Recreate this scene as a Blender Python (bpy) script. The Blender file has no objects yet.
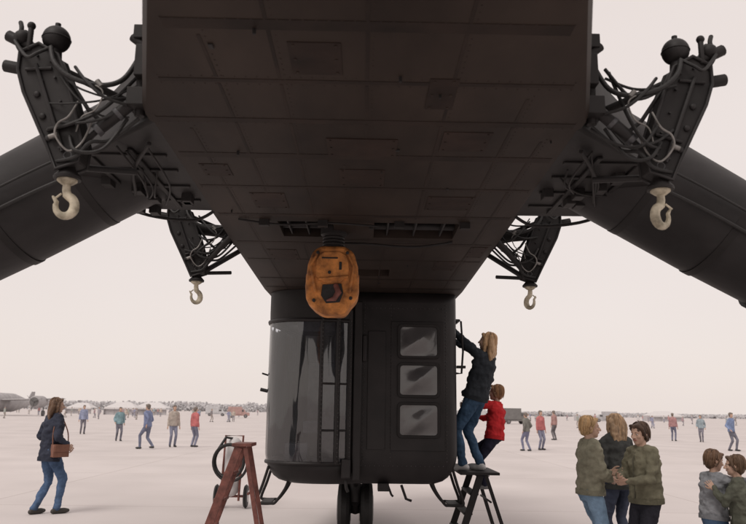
import bpy, bmesh, math, random
from mathutils import Vector, Matrix, Euler, noise
random.seed(7)
scn=bpy.context.scene
scn.view_settings.view_transform='Standard'
try: scn.view_settings.look='None'
except Exception: pass
scn.view_settings.exposure=0
COL=scn.collection
V=Vector
# ---------------------------------------------------------------- camera
F=725.0; PITCH=math.radians(11.7); YAW=math.radians(0.72); ROLL=math.radians(0.8)
cam_d=bpy.data.cameras.new('camera'); cam=bpy.data.objects.new('camera',cam_d); COL.objects.link(cam)
M=Matrix.Translation((0,0,1.5))@Matrix.Rotation(-YAW,4,'Z')@Matrix.Rotation(math.pi/2+PITCH,4,'X')@Matrix.Rotation(ROLL,4,'Z')
cam.matrix_world=M
cam_d.sensor_width=36; cam_d.lens=36*F/746; cam_d.clip_end=20000; cam_d.clip_start=0.05
cam_d.dof.use_dof=True; cam_d.dof.focus_distance=7.0; cam_d.dof.aperture_fstop=4.0
scn.camera=cam
def pt(px,py,d): return M@V(((px-373)/F*d,-(py-262)/F*d,-d))
def gd(px,py,z=0.0):
    o=M.translation; r=(pt(px,py,1.0)-o); t=(z-o.z)/r.z; return o+r*t
# ---------------------------------------------------------------- materials
def mat(name,col,rough=0.6,scale=6.0,var=0.25,bump=0.0,bscale=None,metal=0.0,spec=0.5,stretch=(1,1,1),coat=0.0,tint=None,detail=6):
    m=bpy.data.materials.new(name); m.use_nodes=True; nt=m.node_tree; n=nt.nodes; l=nt.links
    b=n['Principled BSDF']; b.inputs['Roughness'].default_value=rough; b.inputs['Metallic'].default_value=metal
    b.inputs['Specular IOR Level'].default_value=spec; b.inputs['Coat Weight'].default_value=coat
    tc=n.new('ShaderNodeTexCoord'); mp=n.new('ShaderNodeMapping'); mp.inputs['Scale'].default_value=stretch
    l.new(tc.outputs['Object'],mp.inputs['Vector'])
    nz=n.new('ShaderNodeTexNoise'); nz.inputs['Scale'].default_value=scale; nz.inputs['Detail'].default_value=detail; nz.inputs['Roughness'].default_value=0.6
    l.new(mp.outputs['Vector'],nz.inputs['Vector'])
    cr=n.new('ShaderNodeValToRGB'); e=cr.color_ramp.elements
    e[0].position=0.3; e[1].position=0.7
    c2=tint or col
    e[0].color=[c*(1-var) for c in col]+[1]; e[1].color=[min(1,c*(1+var)) for c in c2]+[1]
    l.new(nz.outputs['Fac'],cr.inputs['Fac']); l.new(cr.outputs['Color'],b.inputs['Base Color'])
    if bump>0:
        n2=n.new('ShaderNodeTexNoise'); n2.inputs['Scale'].default_value=bscale or scale*3; n2.inputs['Detail'].default_value=4
        l.new(mp.outputs['Vector'],n2.inputs['Vector'])
        bp=n.new('ShaderNodeBump'); bp.inputs['Strength'].default_value=bump; bp.inputs['Distance'].default_value=0.02
        l.new(n2.outputs['Fac'],bp.inputs['Height']); l.new(bp.outputs['Normal'],b.inputs['Normal'])
    return m
m_belly=mat('belly_paint',(0.021,0.0125,0.0095),0.65,1.4,0.55,0.3,3.0,tint=(0.027,0.0185,0.0145),stretch=(1,0.45,1),spec=.22,detail=10)
m_drab=mat('drab_paint',(0.017,0.015,0.015),0.6,3,0.35,0.15,8,spec=.3)
m_leg=mat('leg_paint',(0.021,0.019,0.0195),0.55,2.5,0.5,0.2,6,spec=.3,stretch=(.6,1,1),detail=9)
m_pod=mat('pod_paint',(0.016,0.0135,0.014),0.5,2.5,0.5,0.15,5,spec=.35,detail=9)
m_black=mat('black_rubber',(0.013,0.012,0.012),0.6,20,0.3,0.2,40)
m_grey=mat('worn_metal',(0.09,0.09,0.095),0.5,15,0.4,0.2,30,metal=0.5)
m_light=mat('bare_steel',(0.22,0.21,0.20),0.5,15,0.4,0.1,30,metal=0.5)
m_hook=mat('hook_paint',(0.40,0.35,0.25),0.6,14,0.5,0.3,30,tint=(0.50,0.45,0.35))
m_orange=mat('orange_paint',(0.31,0.10,0.025),0.7,12,0.65,0.4,25,tint=(0.46,0.18,0.045),detail=10)
m_white=mat('white_paint',(0.60,0.58,0.58),0.5,5,0.1)
m_dark=mat('dark_void',(0.006,0.006,0.006),0.9,5,0.1)
m_redlad=mat('red_brown_paint',(0.17,0.06,0.047),0.6,14,0.5,0.2,25)
m_alu=mat('grey_aluminium',(0.25,0.25,0.26),0.45,12,0.3,metal=0.5)
m_tyre=m_black
def glass_mat(name,tint,ior,base):
    m=bpy.data.materials.new(name); m.use_nodes=True; nt=m.node_tree; n=nt.nodes; l=nt.links
    n.remove(n['Principled BSDF']); out=n['Material Output']
    tr=n.new('ShaderNodeBsdfTransparent'); tr.inputs['Color'].default_value=(*tint,1)
    gl=n.new('ShaderNodeBsdfGlossy'); gl.inputs['Roughness'].default_value=0.05; gl.inputs['Color'].default_value=(.95,.95,.95,1)
    df=n.new('ShaderNodeBsdfDiffuse'); df.inputs['Color'].default_value=(0.16,0.165,0.18,1)
    fr=n.new('ShaderNodeFresnel'); fr.inputs['IOR'].default_value=ior
    tc=n.new('ShaderNodeTexCoord'); nz=n.new('ShaderNodeTexNoise'); nz.inputs['Scale'].default_value=1.5; nz.inputs['Detail'].default_value=1.5
    mp=n.new('ShaderNodeMapping'); mp.inputs['Scale'].default_value=(2.2,2.2,.6); l.new(tc.outputs['Object'],mp.inputs[0])
    l.new(mp.outputs[0],nz.inputs['Vector'])
    bp=n.new('ShaderNodeBump'); bp.inputs['Strength'].default_value=0.5; bp.inputs['Distance'].default_value=0.09
    l.new(nz.outputs['Fac'],bp.inputs['Height']); l.new(bp.outputs['Normal'],gl.inputs['Normal']); l.new(bp.outputs['Normal'],fr.inputs['Normal'])
    mx0=n.new('ShaderNodeMixShader'); mx0.inputs[0].default_value=base
    l.new(tr.outputs[0],mx0.inputs[1]); l.new(df.outputs[0],mx0.inputs[2])
    mx=n.new('ShaderNodeMixShader'); l.new(fr.outputs[0],mx.inputs[0]); l.new(mx0.outputs[0],mx.inputs[1]); l.new(gl.outputs[0],mx.inputs[2])
    l.new(mx.outputs[0],out.inputs['Surface']); return m
m_glass=glass_mat('tinted_canopy_glass',(0.74,0.77,0.84),1.85,0.14)
m_pane=mat('dark_window_glass',(0.06,0.058,0.06),0.13,3,0.35,0.12,4,spec=0.8,coat=0.5)
# ---------------------------------------------------------------- mesh kit : parts are (verts,faces)
def frame(t,ref=None):
    t=t.normalized(); r=ref or (V((0,0,1)) if abs(t.z)<0.9 else V((0,1,0)))
    a=r.cross(t)
    if a.length<1e-5: a=V((1,0,0)).cross(t)
    a.normalize(); return a,t.cross(a)
def tube(path,r,n=10,flat=1.0,round_=False):
    P=[V(p) for p in path]; R=[r]*len(P) if not hasattr(r,'__len__') else list(r)
    if round_:
        d0=(P[0]-P[1]).normalized(); d1=(P[-1]-P[-2]).normalized(); P0,Pn,R0,Rn=P[0],P[-1],R[0],R[-1]
        pre=[(P0+d0*R0*math.sin(math.radians(a)),R0*math.cos(math.radians(a))) for a in (84,58,30)]
        post=[(Pn+d1*Rn*math.sin(math.radians(a)),Rn*math.cos(math.radians(a))) for a in (30,58,84)]
        P=[p for p,_ in pre]+P+[p for p,_ in post]; R=[q for _,q in pre]+R+[q for _,q in post]
    vs=[];fs=[];a=None
    for i,p in enumerate(P):
        t=(P[min(i+1,len(P)-1)]-P[max(i-1,0)])
        if t.length<1e-9: t=V((0,0,1))
        t.normalize()
        if a is None: a,b=frame(t)
        else:
            a=(a-t*a.dot(t)); 
            if a.length<1e-6: a,_=frame(t)
            a.normalize(); b=t.cross(a)
        for k in range(n):
            th=2*math.pi*k/n; vs.append(p+a*math.cos(th)*R[i]+b*math.sin(th)*R[i]*flat)
    for i in range(len(P)-1):
        for k in range(n):
            fs.append((i*n+k,i*n+(k+1)%n,(i+1)*n+(k+1)%n,(i+1)*n+k))
    fs.append(tuple(range(n-1,-1,-1))); fs.append(tuple((len(P)-1)*n+k for k in range(n)))
    return vs,fs
def smooth_path(pts,k=6):
    P=[V(p) for p in pts]; out=[]
    for i in range(len(P)-1):
        p0=P[max(i-1,0)];p1=P[i];p2=P[i+1];p3=P[min(i+2,len(P)-1)]
        for j in range(k):
            t=j/k; out.append(0.5*((2*p1)+(p2-p0)*t+(2*p0-5*p1+4*p2-p3)*t*t+(3*p1-p0-3*p2+p3)*t**3))
    out.append(P[-1]); return out
def box(c,s,rot=None):
    c=V(c); vs=[]
    for x in(-.5,.5):
        for y in(-.5,.5):
            for z in(-.5,.5):
                v=V((x*s[0],y*s[1],z*s[2]))
                if rot is not None: v=rot@v
                vs.append(c+v)
    return vs,[(0,1,3,2),(4,6,7,5),(0,4,5,1),(2,3,7,6),(0,2,6,4),(1,5,7,3)]
def ell(c,r,n=14,m=9,rot=None):
    if not hasattr(r,'__len__'): r=(r,r,r)
    c=V(c); vs=[];fs=[]
    def q(v): return c+(rot@v if rot is not None else v)
    vs.append(q(V((0,0,r[2]))))
    for i in range(1,m):
        ph=math.pi*i/m
        for k in range(n):
            th=2*math.pi*k/n; vs.append(q(V((r[0]*math.sin(ph)*math.cos(th),r[1]*math.sin(ph)*math.sin(th),r[2]*math.cos(ph)))))
    vs.append(q(V((0,0,-r[2]))))
    for k in range(n): fs.append((0,1+k,1+(k+1)%n))
    for i in range(m-2):
        for k in range(n): fs.append((1+i*n+k,1+(i+1)*n+k,1+(i+1)*n+(k+1)%n,1+i*n+(k+1)%n))
    e=len(vs)-1
    for k in range(n): fs.append((e,1+(m-2)*n+(k+1)%n,1+(m-2)*n+k))
    return vs,fs
def loft(rings,cap=True):
    n=len(rings[0]); vs=[V(p) for r in rings for p in r]; fs=[]
    for i in range(len(rings)-1):
        for k in range(n): fs.append((i*n+k,i*n+(k+1)%n,(i+1)*n+(k+1)%n,(i+1)*n+k))
    if cap: fs.append(tuple(range(n-1,-1,-1))); fs.append(tuple((len(rings)-1)*n+k for k in range(n)))
    return vs,fs
def prism(poly,off):
    off=V(off); a=[V(p)-off/2 for p in poly]; b=[V(p)+off/2 for p in poly]; return loft([a,b])
def ring(c,axis,R,r,n=28,m=8):
    a,b=frame(V(axis)); ax=V(axis).normalized(); vs=[];fs=[];c=V(c)
    for i in range(n):
        t=2*math.pi*i/n; d=a*math.cos(t)+b*math.sin(t)
        for k in range(m):
            p=2*math.pi*k/m; vs.append(c+d*(R+r*math.cos(p))+ax*r*math.sin(p))
    for i in range(n):
        for k in range(m): fs.append((i*m+k,((i+1)%n)*m+k,((i+1)%n)*m+(k+1)%m,i*m+(k+1)%m))
    return vs,fs
def obj(name,parts,material,parent=None,smooth=True,bevel=0.0,tf=None,seg=2):
    vs=[];fs=[]
    for a,b in parts:
        o=len(vs); vs+= [tuple(tf(V(v))) if tf else tuple(v) for v in a]; fs+=[tuple(i+o for i in f) for f in b]
    me=bpy.data.meshes.new(name); me.from_pydata(vs,[],fs); me.update()
    bm=bmesh.new(); bm.from_mesh(me); bmesh.ops.recalc_face_normals(bm,faces=bm.faces); bm.to_mesh(me); bm.free()
    if not isinstance(material,(list,tuple)): material=[material]
    for mm in material: me.materials.append(mm)
    if smooth:
        for p in me.polygons: p.use_smooth=True
        try: me.set_sharp_from_angle(angle=math.radians(38))
        except Exception: pass
    ob=bpy.data.objects.new(name,me); COL.objects.link(ob)
    if parent: ob.parent=parent
    if bevel>0:
        b=ob.modifiers.new('bevel','BEVEL'); b.width=bevel; b.segments=seg; b.limit_method='ANGLE'
    return ob
def empty(name,loc=(0,0,0)):
    e=bpy.data.objects.new(name,None); e.location=loc; e.empty_display_size=0.3; COL.objects.link(e); return e
def bake(ob):
    dg=bpy.context.evaluated_depsgraph_get(); dg.update(); ev=ob.evaluated_get(dg); me=bpy.data.meshes.new_from_object(ev)
    ob.modifiers.clear(); ob.data=me; return ob
# ---------------------------------------------------------------- world + sun
w=bpy.data.worlds.new('World'); scn.world=w; w.use_nodes=True; nt=w.node_tree; n=nt.nodes; l=nt.links
EL=math.radians(52); AZ=math.radians(215)
sky=n.new('ShaderNodeTexSky'); sky.sky_type='NISHITA'; sky.sun_disc=False; sky.sun_elevation=EL; sky.sun_rotation=AZ
sky.dust_density=3; sky.air_density=1.0
bg=n['Background']; bg.inputs['Strength'].default_value=0.1
mx=n.new('ShaderNodeMix'); mx.data_type='RGBA'; mx.inputs[0].default_value=0.88
tc=n.new('ShaderNodeTexCoord'); nz=n.new('ShaderNodeTexNoise'); nz.inputs['Scale'].default_value=1.3; nz.inputs['Detail'].default_value=3
mp=n.new('ShaderNodeMapping'); mp.inputs['Scale'].default_value=(1,1,3); l.new(tc.outputs['Generated'],mp.inputs[0]); l.new(mp.outputs[0],nz.inputs['Vector'])
cr=n.new('ShaderNodeValToRGB'); cr.color_ramp.elements[0].color=(8.6,7.6,7.1,1); cr.color_ramp.elements[1].color=(9.7,8.7,8.2,1)
l.new(nz.outputs['Fac'],cr.inputs['Fac'])
l.new(sky.outputs[0],mx.inputs[6]); l.new(cr.outputs[0],mx.inputs[7]); l.new(mx.outputs[2],bg.inputs['Color'])
sd=bpy.data.lights.new('sun','SUN'); sd.energy=1.3; sd.angle=math.radians(25); sd.color=(1,0.94,0.88)
so=bpy.data.objects.new('sun',sd); COL.objects.link(so)
dirv=V((math.sin(AZ)*math.cos(EL),math.cos(AZ)*math.cos(EL),math.sin(EL)))
so.rotation_euler=dirv.to_track_quat('Z','Y').to_euler(); so.location=dirv*50
# ---------------------------------------------------------------- ground
mg=bpy.data.materials.new('pale_concrete'); mg.use_nodes=True; nt=mg.node_tree; n=nt.nodes; l=nt.links
b=n['Principled BSDF']; b.inputs['Roughness'].default_value=0.9; b.inputs['Specular IOR Level'].default_value=0.1
tc=n.new('ShaderNodeTexCoord'); nz=n.new('ShaderNodeTexNoise'); nz.inputs['Scale'].default_value=0.35; nz.inputs['Detail'].default_value=10
l.new(tc.outputs['Object'],nz.inputs['Vector'])
cr=n.new('ShaderNodeValToRGB'); cr.color_ramp.elements[0].position=.3; cr.color_ramp.elements[1].position=.7
cr.color_ramp.elements[0].color=(.53,.49,.48,1); cr.color_ramp.elements[1].color=(.625,.58,.57,1)
l.new(nz.outputs['Fac'],cr.inputs['Fac'])
br=n.new('ShaderNodeTexBrick'); br.offset=0; br.inputs['Scale'].default_value=1; br.inputs['Brick Width'].default_value=6; br.inputs['Row Height'].default_value=6
br.inputs['Mortar Size'].default_value=0.02; br.inputs['Color1'].default_value=(1,1,1,1); br.inputs['Color2'].default_value=(.96,.96,.96,1); br.inputs['Mortar'].default_value=(.80,.78,.77,1)
l.new(tc.outputs['Object'],br.inputs['Vector'])
mm=n.new('ShaderNodeMix'); mm.data_type='RGBA'; mm.blend_type='MULTIPLY'; mm.inputs[0].default_value=1
l.new(cr.outputs[0],mm.inputs[6]); l.new(br.outputs[0],mm.inputs[7]); l.new(mm.outputs[2],b.inputs['Base Color'])
S=7000
obj('ground',[([(-S,-S,0),(S,-S,0),(S,S,0),(-S,S,0)],[(0,1,2,3)])],mg,smooth=False)

# ================================================================= HELICOPTER
H=empty('cargo_helicopter')
BZ=2.84
def fus_ring(y,hw,zb,zt,c=0.07):
    return [V(p) for p in [(-hw+c,y,zb),(hw-c,y,zb),(hw-.02,y,zb+.02),(hw,y,zb+c),(hw,y,zt-.2),(hw-.2,y,zt),(-hw+.2,y,zt),(-hw,y,zt-.2),(-hw,y,zb+c),(-hw+.02,y,zb+.02)]]
fr=[fus_ring(*a) for a in [(-7,.35,3.5,4.3),(0,.52,2.98,4.3),(1.2,.6,2.84,4.35),(2.1,.73,BZ,4.4),(3.22,1.06,BZ,4.5),(4.9,1.09,BZ,4.55),(8.2,1.15,BZ,4.6),(10.5,1.1,BZ,4.5),(12,.9,3.0,4.2)]]
fus=obj('fuselage',[loft(fr)],m_belly,H)
cutp=[box((-.43,5.3,BZ),(.40,.46,.3)),box((.38,5.3,BZ),(.62,.46,.3)),box((0,7.0,BZ),(.5,.35,.2))]
cut=obj('cutter',cutp,m_dark,None,False)
bo=fus.modifiers.new('b','BOOLEAN'); bo.object=cut; bo.operation='DIFFERENCE'; bo.solver='EXACT'
bake(fus); bpy.data.objects.remove(cut)
pp=[]
for cx,wd in((-.43,.40),(.38,.62)):
    pp.append(tube([(cx-wd/2,5.2,BZ+.07),(cx+wd/2,5.2,BZ+.07)],.035,12))
    pp.append(tube([(cx-wd/2,5.42,BZ+.07),(cx+wd/2,5.42,BZ+.07)],.03,12))
    for i in range(3):
        x=cx-wd/2+wd*(i+.5)/3; pp.append(box((x,5.3,BZ+.04),(.012,.44,.05)))
obj('winch_rollers',pp,m_leg,H,bevel=.003)
def hw_at(y):
    ks=[(0,.52),(1.2,.6),(2.1,.73),(3.22,1.06),(4.9,1.09),(8.2,1.15)]
    for (a,b_),(c,d) in zip(ks,ks[1:]):
        if y<=c: return b_+(d-b_)*(y-a)/(c-a)
    return 1.15
strips=[];riv=[]
def rivet(x,y,z=BZ,r=.005):
    vs=[(x+r*math.cos(k*1.047),y+r*math.sin(k*1.047),z-.0005) for k in range(6)]+[(x,y,z-.003)]
    riv.append(([V(v) for v in vs],[(k,(k+1)%6,6) for k in range(6)]))
ys=[1.5,1.95,2.35,2.8,3.22,3.7,4.25,4.9,5.75,6.4,7.0+.35,7.9]
for i,y in enumerate(ys):
    h=hw_at(y)-.075
    strips.append(box((0,y,BZ-.0005),(2*h,.03+.02*(i%3),.003)))
    k=int(2*h/.045)
    for j in range(k+1):
        for dy in(-.035,.035): rivet(-h+2*h*j/k,y+dy)
segs=[(-.36,1.3,5.0),(.36,1.3,5.0),(-.62,2.4,5.0),(.7,2.9,5.05),(-.85,3.3,8.1),(.88,3.4,8.1),(0,1.3,3.6),(.15,5.8,8.1),(-.5,5.7,8.1),(.5,5.7,8.1),(-.12,3.8,5.0)]
for x,y0,y1 in segs:
    cuts=[y0]+[y for y in ys if y0<y<y1]+[y1]
    for a,b_ in zip(cuts,cuts[1:]):
        strips.append(box((x,(a+b_)/2,BZ-.0002),(.014,(b_-a)-.06,.002)))
    for j in range(int((y1-y0)/.045)):
        rivet(x+.022,y0+j*.045); 
obj('belly_lap_strips',strips,mat('belly_strip',(0.0215,0.0135,0.0105),.65,3,.5,spec=.22,detail=9),H)
obj('belly_rivets',riv,mat('rivet_paint',(0.028,0.018,0.015),.6,4,.3,spec=.22),H)
pan=[];lat=[]
def panel(x,y,wx,wy,t=.003):
    pan.append(box((x,y,BZ-t/2),(wx,wy,t)))
    for sx in(-1,1):
        for sy in(-1,0,1): lat.append(tube([(x+sx*(wx/2-.02),y+sy*(wy/2-.02),BZ-t),(x+sx*(wx/2-.02),y+sy*(wy/2-.02),BZ-t-.003)],.006,8))
panel(-.02,4.05,.26,.3); panel(-.02,3.55,.36,.24,.005); panel(.5,3.45,.24,.26); panel(-.62,4.55,.22,.34); panel(.55,4.55,.3,.3); panel(-.2,2.6,.2,.26); panel(-.7,6.2,.25,.4);panel(.75,6.6,.2,.4);panel(-.25,6.75,.22,.3);panel(.32,2.9,.12,.3);panel(-.85,3.95,.16,.2);panel(.95,6.0,.14,.4)
obj('access_panels',pan,mat('panel_paint',(0.025,0.0145,0.011),.65,3,.5,.2,6,spec=.22),H)
obj('panel_latches',lat,m_belly,H)
fx=[]
for i in range(16):
    y=random.uniform(1.6,7.9); x=random.uniform(-.95,.95)*hw_at(y)/1.05
    s=random.uniform(.012,.03)
    fx.append(box((x,y,BZ-s*.2),(s,s*random.uniform(.6,2.2),s*.4)) if i%2 else tube([(x,y,BZ+.01),(x,y,BZ-s)],s*.3,10))
fx.append(tube(smooth_path([(-.9,5.0,BZ-.01),(-.6,5.05,BZ-.03),(-.25,5.03,BZ-.02),(.1,5.06,BZ-.03)]),.008,8))
fx.append(tube(smooth_path([(.7,5.6,BZ-.01),(.4,5.66,BZ-.04),(.0,5.62,BZ-.03),(-.2,5.66,BZ-.02)]),.01,8))
for x in(-.72,.72,-.3,.25): fx.append(box((x,5.04,BZ-.02),(.07,.05,.05)))
obj('belly_fittings',fx,m_drab,H,bevel=.003)
for sx,sn in((-1,'l'),(1,'r')):
    tf=lambda v,sx=sx: V((v.x*sx,v.y,v.z))
    poly=[(1.0,3.25,0),(1.62,3.86,0),(1.72,4.15,0),(1.74,4.86,0),(1.0,4.88,0)]
    lo=[V((x,y,BZ+.012)) for x,y,_ in poly]; mid=[V((x*1.0,y,BZ+.05)) for x,y,_ in poly]; hi=[V((min(x,1.45),y,BZ+.42)) for x,y,_ in poly]
    obj('gear_stub_'+sn,[loft([lo,mid,hi])],m_drab,H,bevel=.02,tf=tf)
    st=[]
    for y in(3.75,4.0,4.3,4.6): st.append(box((1.36,y,BZ+.006),(.56,.03,.012)))
    for x in(1.25,1.5): st.append(box((x,4.2,BZ+.003),(.03,1.1,.014)))
    for i in range(9): st.append(box((random.uniform(1.12,1.6),random.uniform(3.9,4.8),BZ-.01),(.06,.09,.06)))
    st.append(tube(smooth_path([(1.1,3.5,BZ-.02),(1.3,3.9,BZ-.03),(1.45,4.4,BZ-.03),(1.7,4.8,BZ+.0)]),.012,8))
    st.append(tube(smooth_path([(1.05,4.9,BZ+.02),(1.2,4.93,BZ-.04),(1.5,4.9,BZ-.02),(1.74,4.8,BZ+.05)]),.012,8))
    for i in range(5):
        a=V((random.uniform(1.1,1.3),random.uniform(3.5,4.0),BZ-.01)); c_=V((random.uniform(1.3,1.65),random.uniform(4.2,4.8),BZ-.01)); mdl=a.lerp(c_,.5)+V((random.uniform(-.1,.1),0,-random.uniform(.02,.08)))
        st.append(tube(smooth_path([a,mdl,c_]),.007,6))
    obj('stub_ribs_'+sn,st,m_drab,H,bevel=.004,tf=tf)
    P=[(.8,4.5,3.62),(1.42,4.5,3.19),(2.21,4.5,2.72),(2.95,4.5,2.26)]
    def oval(p,r,fl):
        p=V(p); up=V((.52,0,.85)).normalized()
        return [p+V((0,1,0))*math.cos(2*math.pi*k/40)*r*1.15+up*math.sin(2*math.pi*k/40)*r*fl for k in range(40)]
    obj('gear_leg_'+sn,[loft([oval(P[0],.38,1),oval(P[1],.37,1),oval((1.5,4.5,3.14),.365,1),oval((1.52,4.5,3.13),.35,1),oval(P[2],.335,1),oval((2.7,4.5,2.42),.30,1),oval(P[3],.24,1)])],m_leg,H,tf=tf)
    bands=[]
    for t in(.25,.55,.8):
        p=V(P[1]).lerp(V(P[3]),t); r=.36-.04*t
        bands.append(loft([oval(p-V((.02,0,-.012)),r-.006,1),oval(p+V((.02,0,-.012)),r-.008,1)]))
    obj('leg_bands_'+sn,bands,m_drab,H,tf=tf)
    cl=[tube(smooth_path([(1.3,4.12,3.0),(1.7,4.08,2.84),(2.2,4.12,2.6),(2.9,4.2,2.2)]),.012,8),tube(smooth_path([(1.3,4.08,3.15),(1.8,4.05,2.92),(2.4,4.1,2.6),(2.95,4.2,2.25)]),.008,8)]
    obj('leg_brake_lines_'+sn,cl,m_black,H,tf=tf)
    obj('oleo_strut_'+sn,[tube([(2.95,4.5,2.45),(2.95,4.5,1.3)],.14,20),tube([(2.95,4.5,1.3),(2.95,4.5,.6)],.085,20),tube([(2.95,4.5,.6),(3.3,4.5,.6)],.07,14)],m_leg,H,tf=tf)
    prof=[(.0,.34),(.05,.52),(.12,.6),(.24,.6),(.31,.52),(.36,.34)]
    rings=[[V((3.1+a,4.5+r*math.cos(2*math.pi*k/36),.6+r*math.sin(2*math.pi*k/36))) for k in range(36)] for a,r in prof]
    obj('main_tyre_'+sn,[loft(rings)],m_tyre,H,tf=tf)
    obj('main_hub_'+sn,[tube([(3.08,4.5,.6),(3.48,4.5,.6)],.28,24)],m_grey,H,bevel=.02,tf=tf)
D=3.43
def q(px,py,dy=0.0):
    p=V(((px-364)/F*D,0,0)); v=(262-py)/F
    p.y=D*(math.cos(PITCH)-v*math.sin(PITCH)); p.z=1.5+D*(math.sin(PITCH)+v*math.cos(PITCH)); p.y+=dy
    return p
YC=3.28
def qq(px,py,dy=0.0):
    p=q(px,py); p.y=YC+dy; return p
def hook_parts(c,s=1.0,yaw=0):
    R=Matrix.Rotation(yaw,3,'Z'); pts=[];rad=[]
    seq=[(0,0.0,.020),(0,-.035,.021),(.006,-.06,.023)]
    for a in range(70,-215,-18):
        t=math.radians(a); seq.append((.002+.045*math.cos(t)*1.0,-.118+.052*math.sin(t),.026-.015*max(0,(-a-20))/195 if a<-20 else .022+.004*(70-a)/90))
    seq.append((-.058,-.075,.007))
    for x,z,r in seq: pts.append(c+R@V((x,0,z))*s); rad.append(r*s)
    return tube(pts,rad,10,0.85,True)
def hoist(tf,tag,yaw,sd):
    rh=random.Random(sd)
    o=lambda nm,parts,m,bv=0: obj(nm+'_'+tag,parts,m,H,bevel=bv,tf=tf)
    outl=[(12,52),(30,42),(50,54),(63,84),(74,118),(83,148),(82,170),(60,178),(50,156),(34,124),(20,96),(12,72)]
    main=[prism([qq(x,y) for x,y in outl],(0,.10,0))]
    o('hoist_arm',main,m_drab,.008)
    fl=[tube([qq(x,y,-.055) for x,y in outl+outl[:1]],.009,8),tube([qq(x,y,.055) for x,y in outl+outl[:1]],.009,8)]
    for t in(.3,.55,.8):
        a=qq(20+ (52-20)*t+ 4,70+(165-70)*t,-.055); fl.append(ell(a,(.016,.010,.016)))
    fl.append(tube([qq(30,66,-.06),qq(66,160,-.06)],.010,8)); fl.append(tube([qq(20,72,-.058),qq(46,70,-.058)],.008,8)); fl.append(tube([qq(48,138,-.058),qq(74,130,-.058)],.008,8))
    for (x,y) in [(30,56),(44,62),(38,84),(50,80),(46,110),(58,106),(56,134),(68,128),(62,156),(74,152),(66,168)]:
        fl.append(tube([qq(x,y,-.05),qq(x,y,-.064)],.006,8))
    o('arm_flanges',fl,m_leg)
    o('accumulator_ball',[ell(qq(42,31),.066,24,16),tube([qq(42,42),qq(42,60)],[.03,.036],14),tube([qq(42,18),qq(42,13)],.014,10)],m_leg)
    o('accumulator_band',[ring(qq(42,31),(0,0,1),.066,.003,28,6)],m_drab)
    kn=[tube([qq(-6,30,-.02),qq(44,56,-.02)],.028,12),tube([qq(4,20,.03),qq(26,60,.03)],.022,12),ell(qq(10,34,-.03),.04),tube([qq(44,60,.04),qq(100,78,.2),qq(140,70,.6)],.02,12),tube([qq(128,22,0),qq(133,60,0),qq(134,116,0)],.026,10),box(qq(137,60),(.07,.16,.16)),box(qq(134,100),(.09,.16,.09)),box(qq(131,26),(.06,.12,.07)),tube([qq(122,30,-.03),qq(140,44,-.03)],.022,10),tube([qq(-10,60,.02),qq(22,66,.02)],.03,12),tube([qq(20,24,-.05),qq(20,50,-.05)],.014,10),ell(qq(20,22,-.05),.02),
        tube(smooth_path([qq(3,12,.0),qq(8,24,-.03),qq(6,40,-.04),qq(16,56,-.05)]),.012,8)]
    o('hoist_knuckle',kn,m_drab,.004)
    br=[tube([qq(70,162,-.02),qq(96,132,-.02)],.014,12),tube([qq(94,134,-.02),qq(130,100,-.02)],.030,14),ell(qq(70,163,-.02),.026),ell(qq(130,100,-.02),.03),
        tube([qq(64,168,.05),qq(118,158,.25)],.016,10),tube([qq(56,70,-.02),qq(84,112,-.02)],.010,8),tube([qq(84,112,-.02),qq(100,126,-.02)],.010,8)]
    o('levelling_struts',br,m_leg)
    o('strut_collars',[tube([qq(93,135,-.02),qq(97,131,-.02)],.034,14),tube([qq(112,117,-.02),qq(115,114,-.02)],.034,14),ring(qq(70,163,-.045),(0,1,0),.018,.006),ring(qq(100,126,-.03),(0,1,0),.014,.005)],m_grey)
    hs=[tube(smooth_path([qq(44,48,-.07),qq(52,68,-.1),qq(70,84,-.1),qq(98,90,-.08),qq(118,80,-.05),qq(130,52,-.02)]),.012,10),
        tube(smooth_path([qq(6,40,-.06),qq(24,62,-.1),qq(34,58,-.1),qq(44,46,-.06)]),.008,8),
        tube(smooth_path([qq(66,64,-.02),qq(84,86,-.1),qq(104,104,-.1),qq(124,108,-.05)]),.008,8),
        tube(smooth_path([qq(60,170,-.05),qq(80,166,-.07),qq(92,150,-.06),qq(108,144,-.02),qq(134,118,0)]),.009,8)]
    for i in range(6):
        x0=rh.uniform(46,72); y0=rh.uniform(60,150); x1=rh.uniform(112,136); y1=rh.uniform(50,125)
        sg=rh.uniform(8,30)
        hs.append(tube(smooth_path([qq(x0,y0,-.06),qq(x0*.7+x1*.3+rh.uniform(-6,6),y0*.7+y1*.3+sg*.9,-.09),qq(x0*.35+x1*.65,y0*.35+y1*.65+sg,-.05),qq(x1,y1,0)]),rh.choice([.005,.007,.009]),7))
    o('hydraulic_hoses',hs,m_black)
    hl=[tube(smooth_path([qq(78,108,-.08),qq(72,126,-.1),qq(62,134,-.1),qq(60,146,-.09),qq(72,160,-.07),qq(84,150,-.06),qq(92,126,-.06)]),.005,8),
        tube(smooth_path([qq(88,88,-.09),qq(102,98,-.09),qq(96,116,-.08),qq(82,124,-.07),qq(78,140,-.07)]),.004,8),
        tube([qq(95,86,-.085),qq(100,92,-.085)],.014,10),tube([qq(52,146,-.07),qq(60,143,-.07)],.012,10)]
    o('steel_pipes',hl,m_light)
    c=qq(68,183)
    o('cable_bell',[tube([c+V((0,0,.05)),c+V((0,0,.03)),c+V((0,0,.0)),c+V((0,0,-.012))],[.03,.038,.064,.062],18),tube([c+V((0,0,.1)),c+V((0,0,.04))],.022,12)],m_drab)
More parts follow.
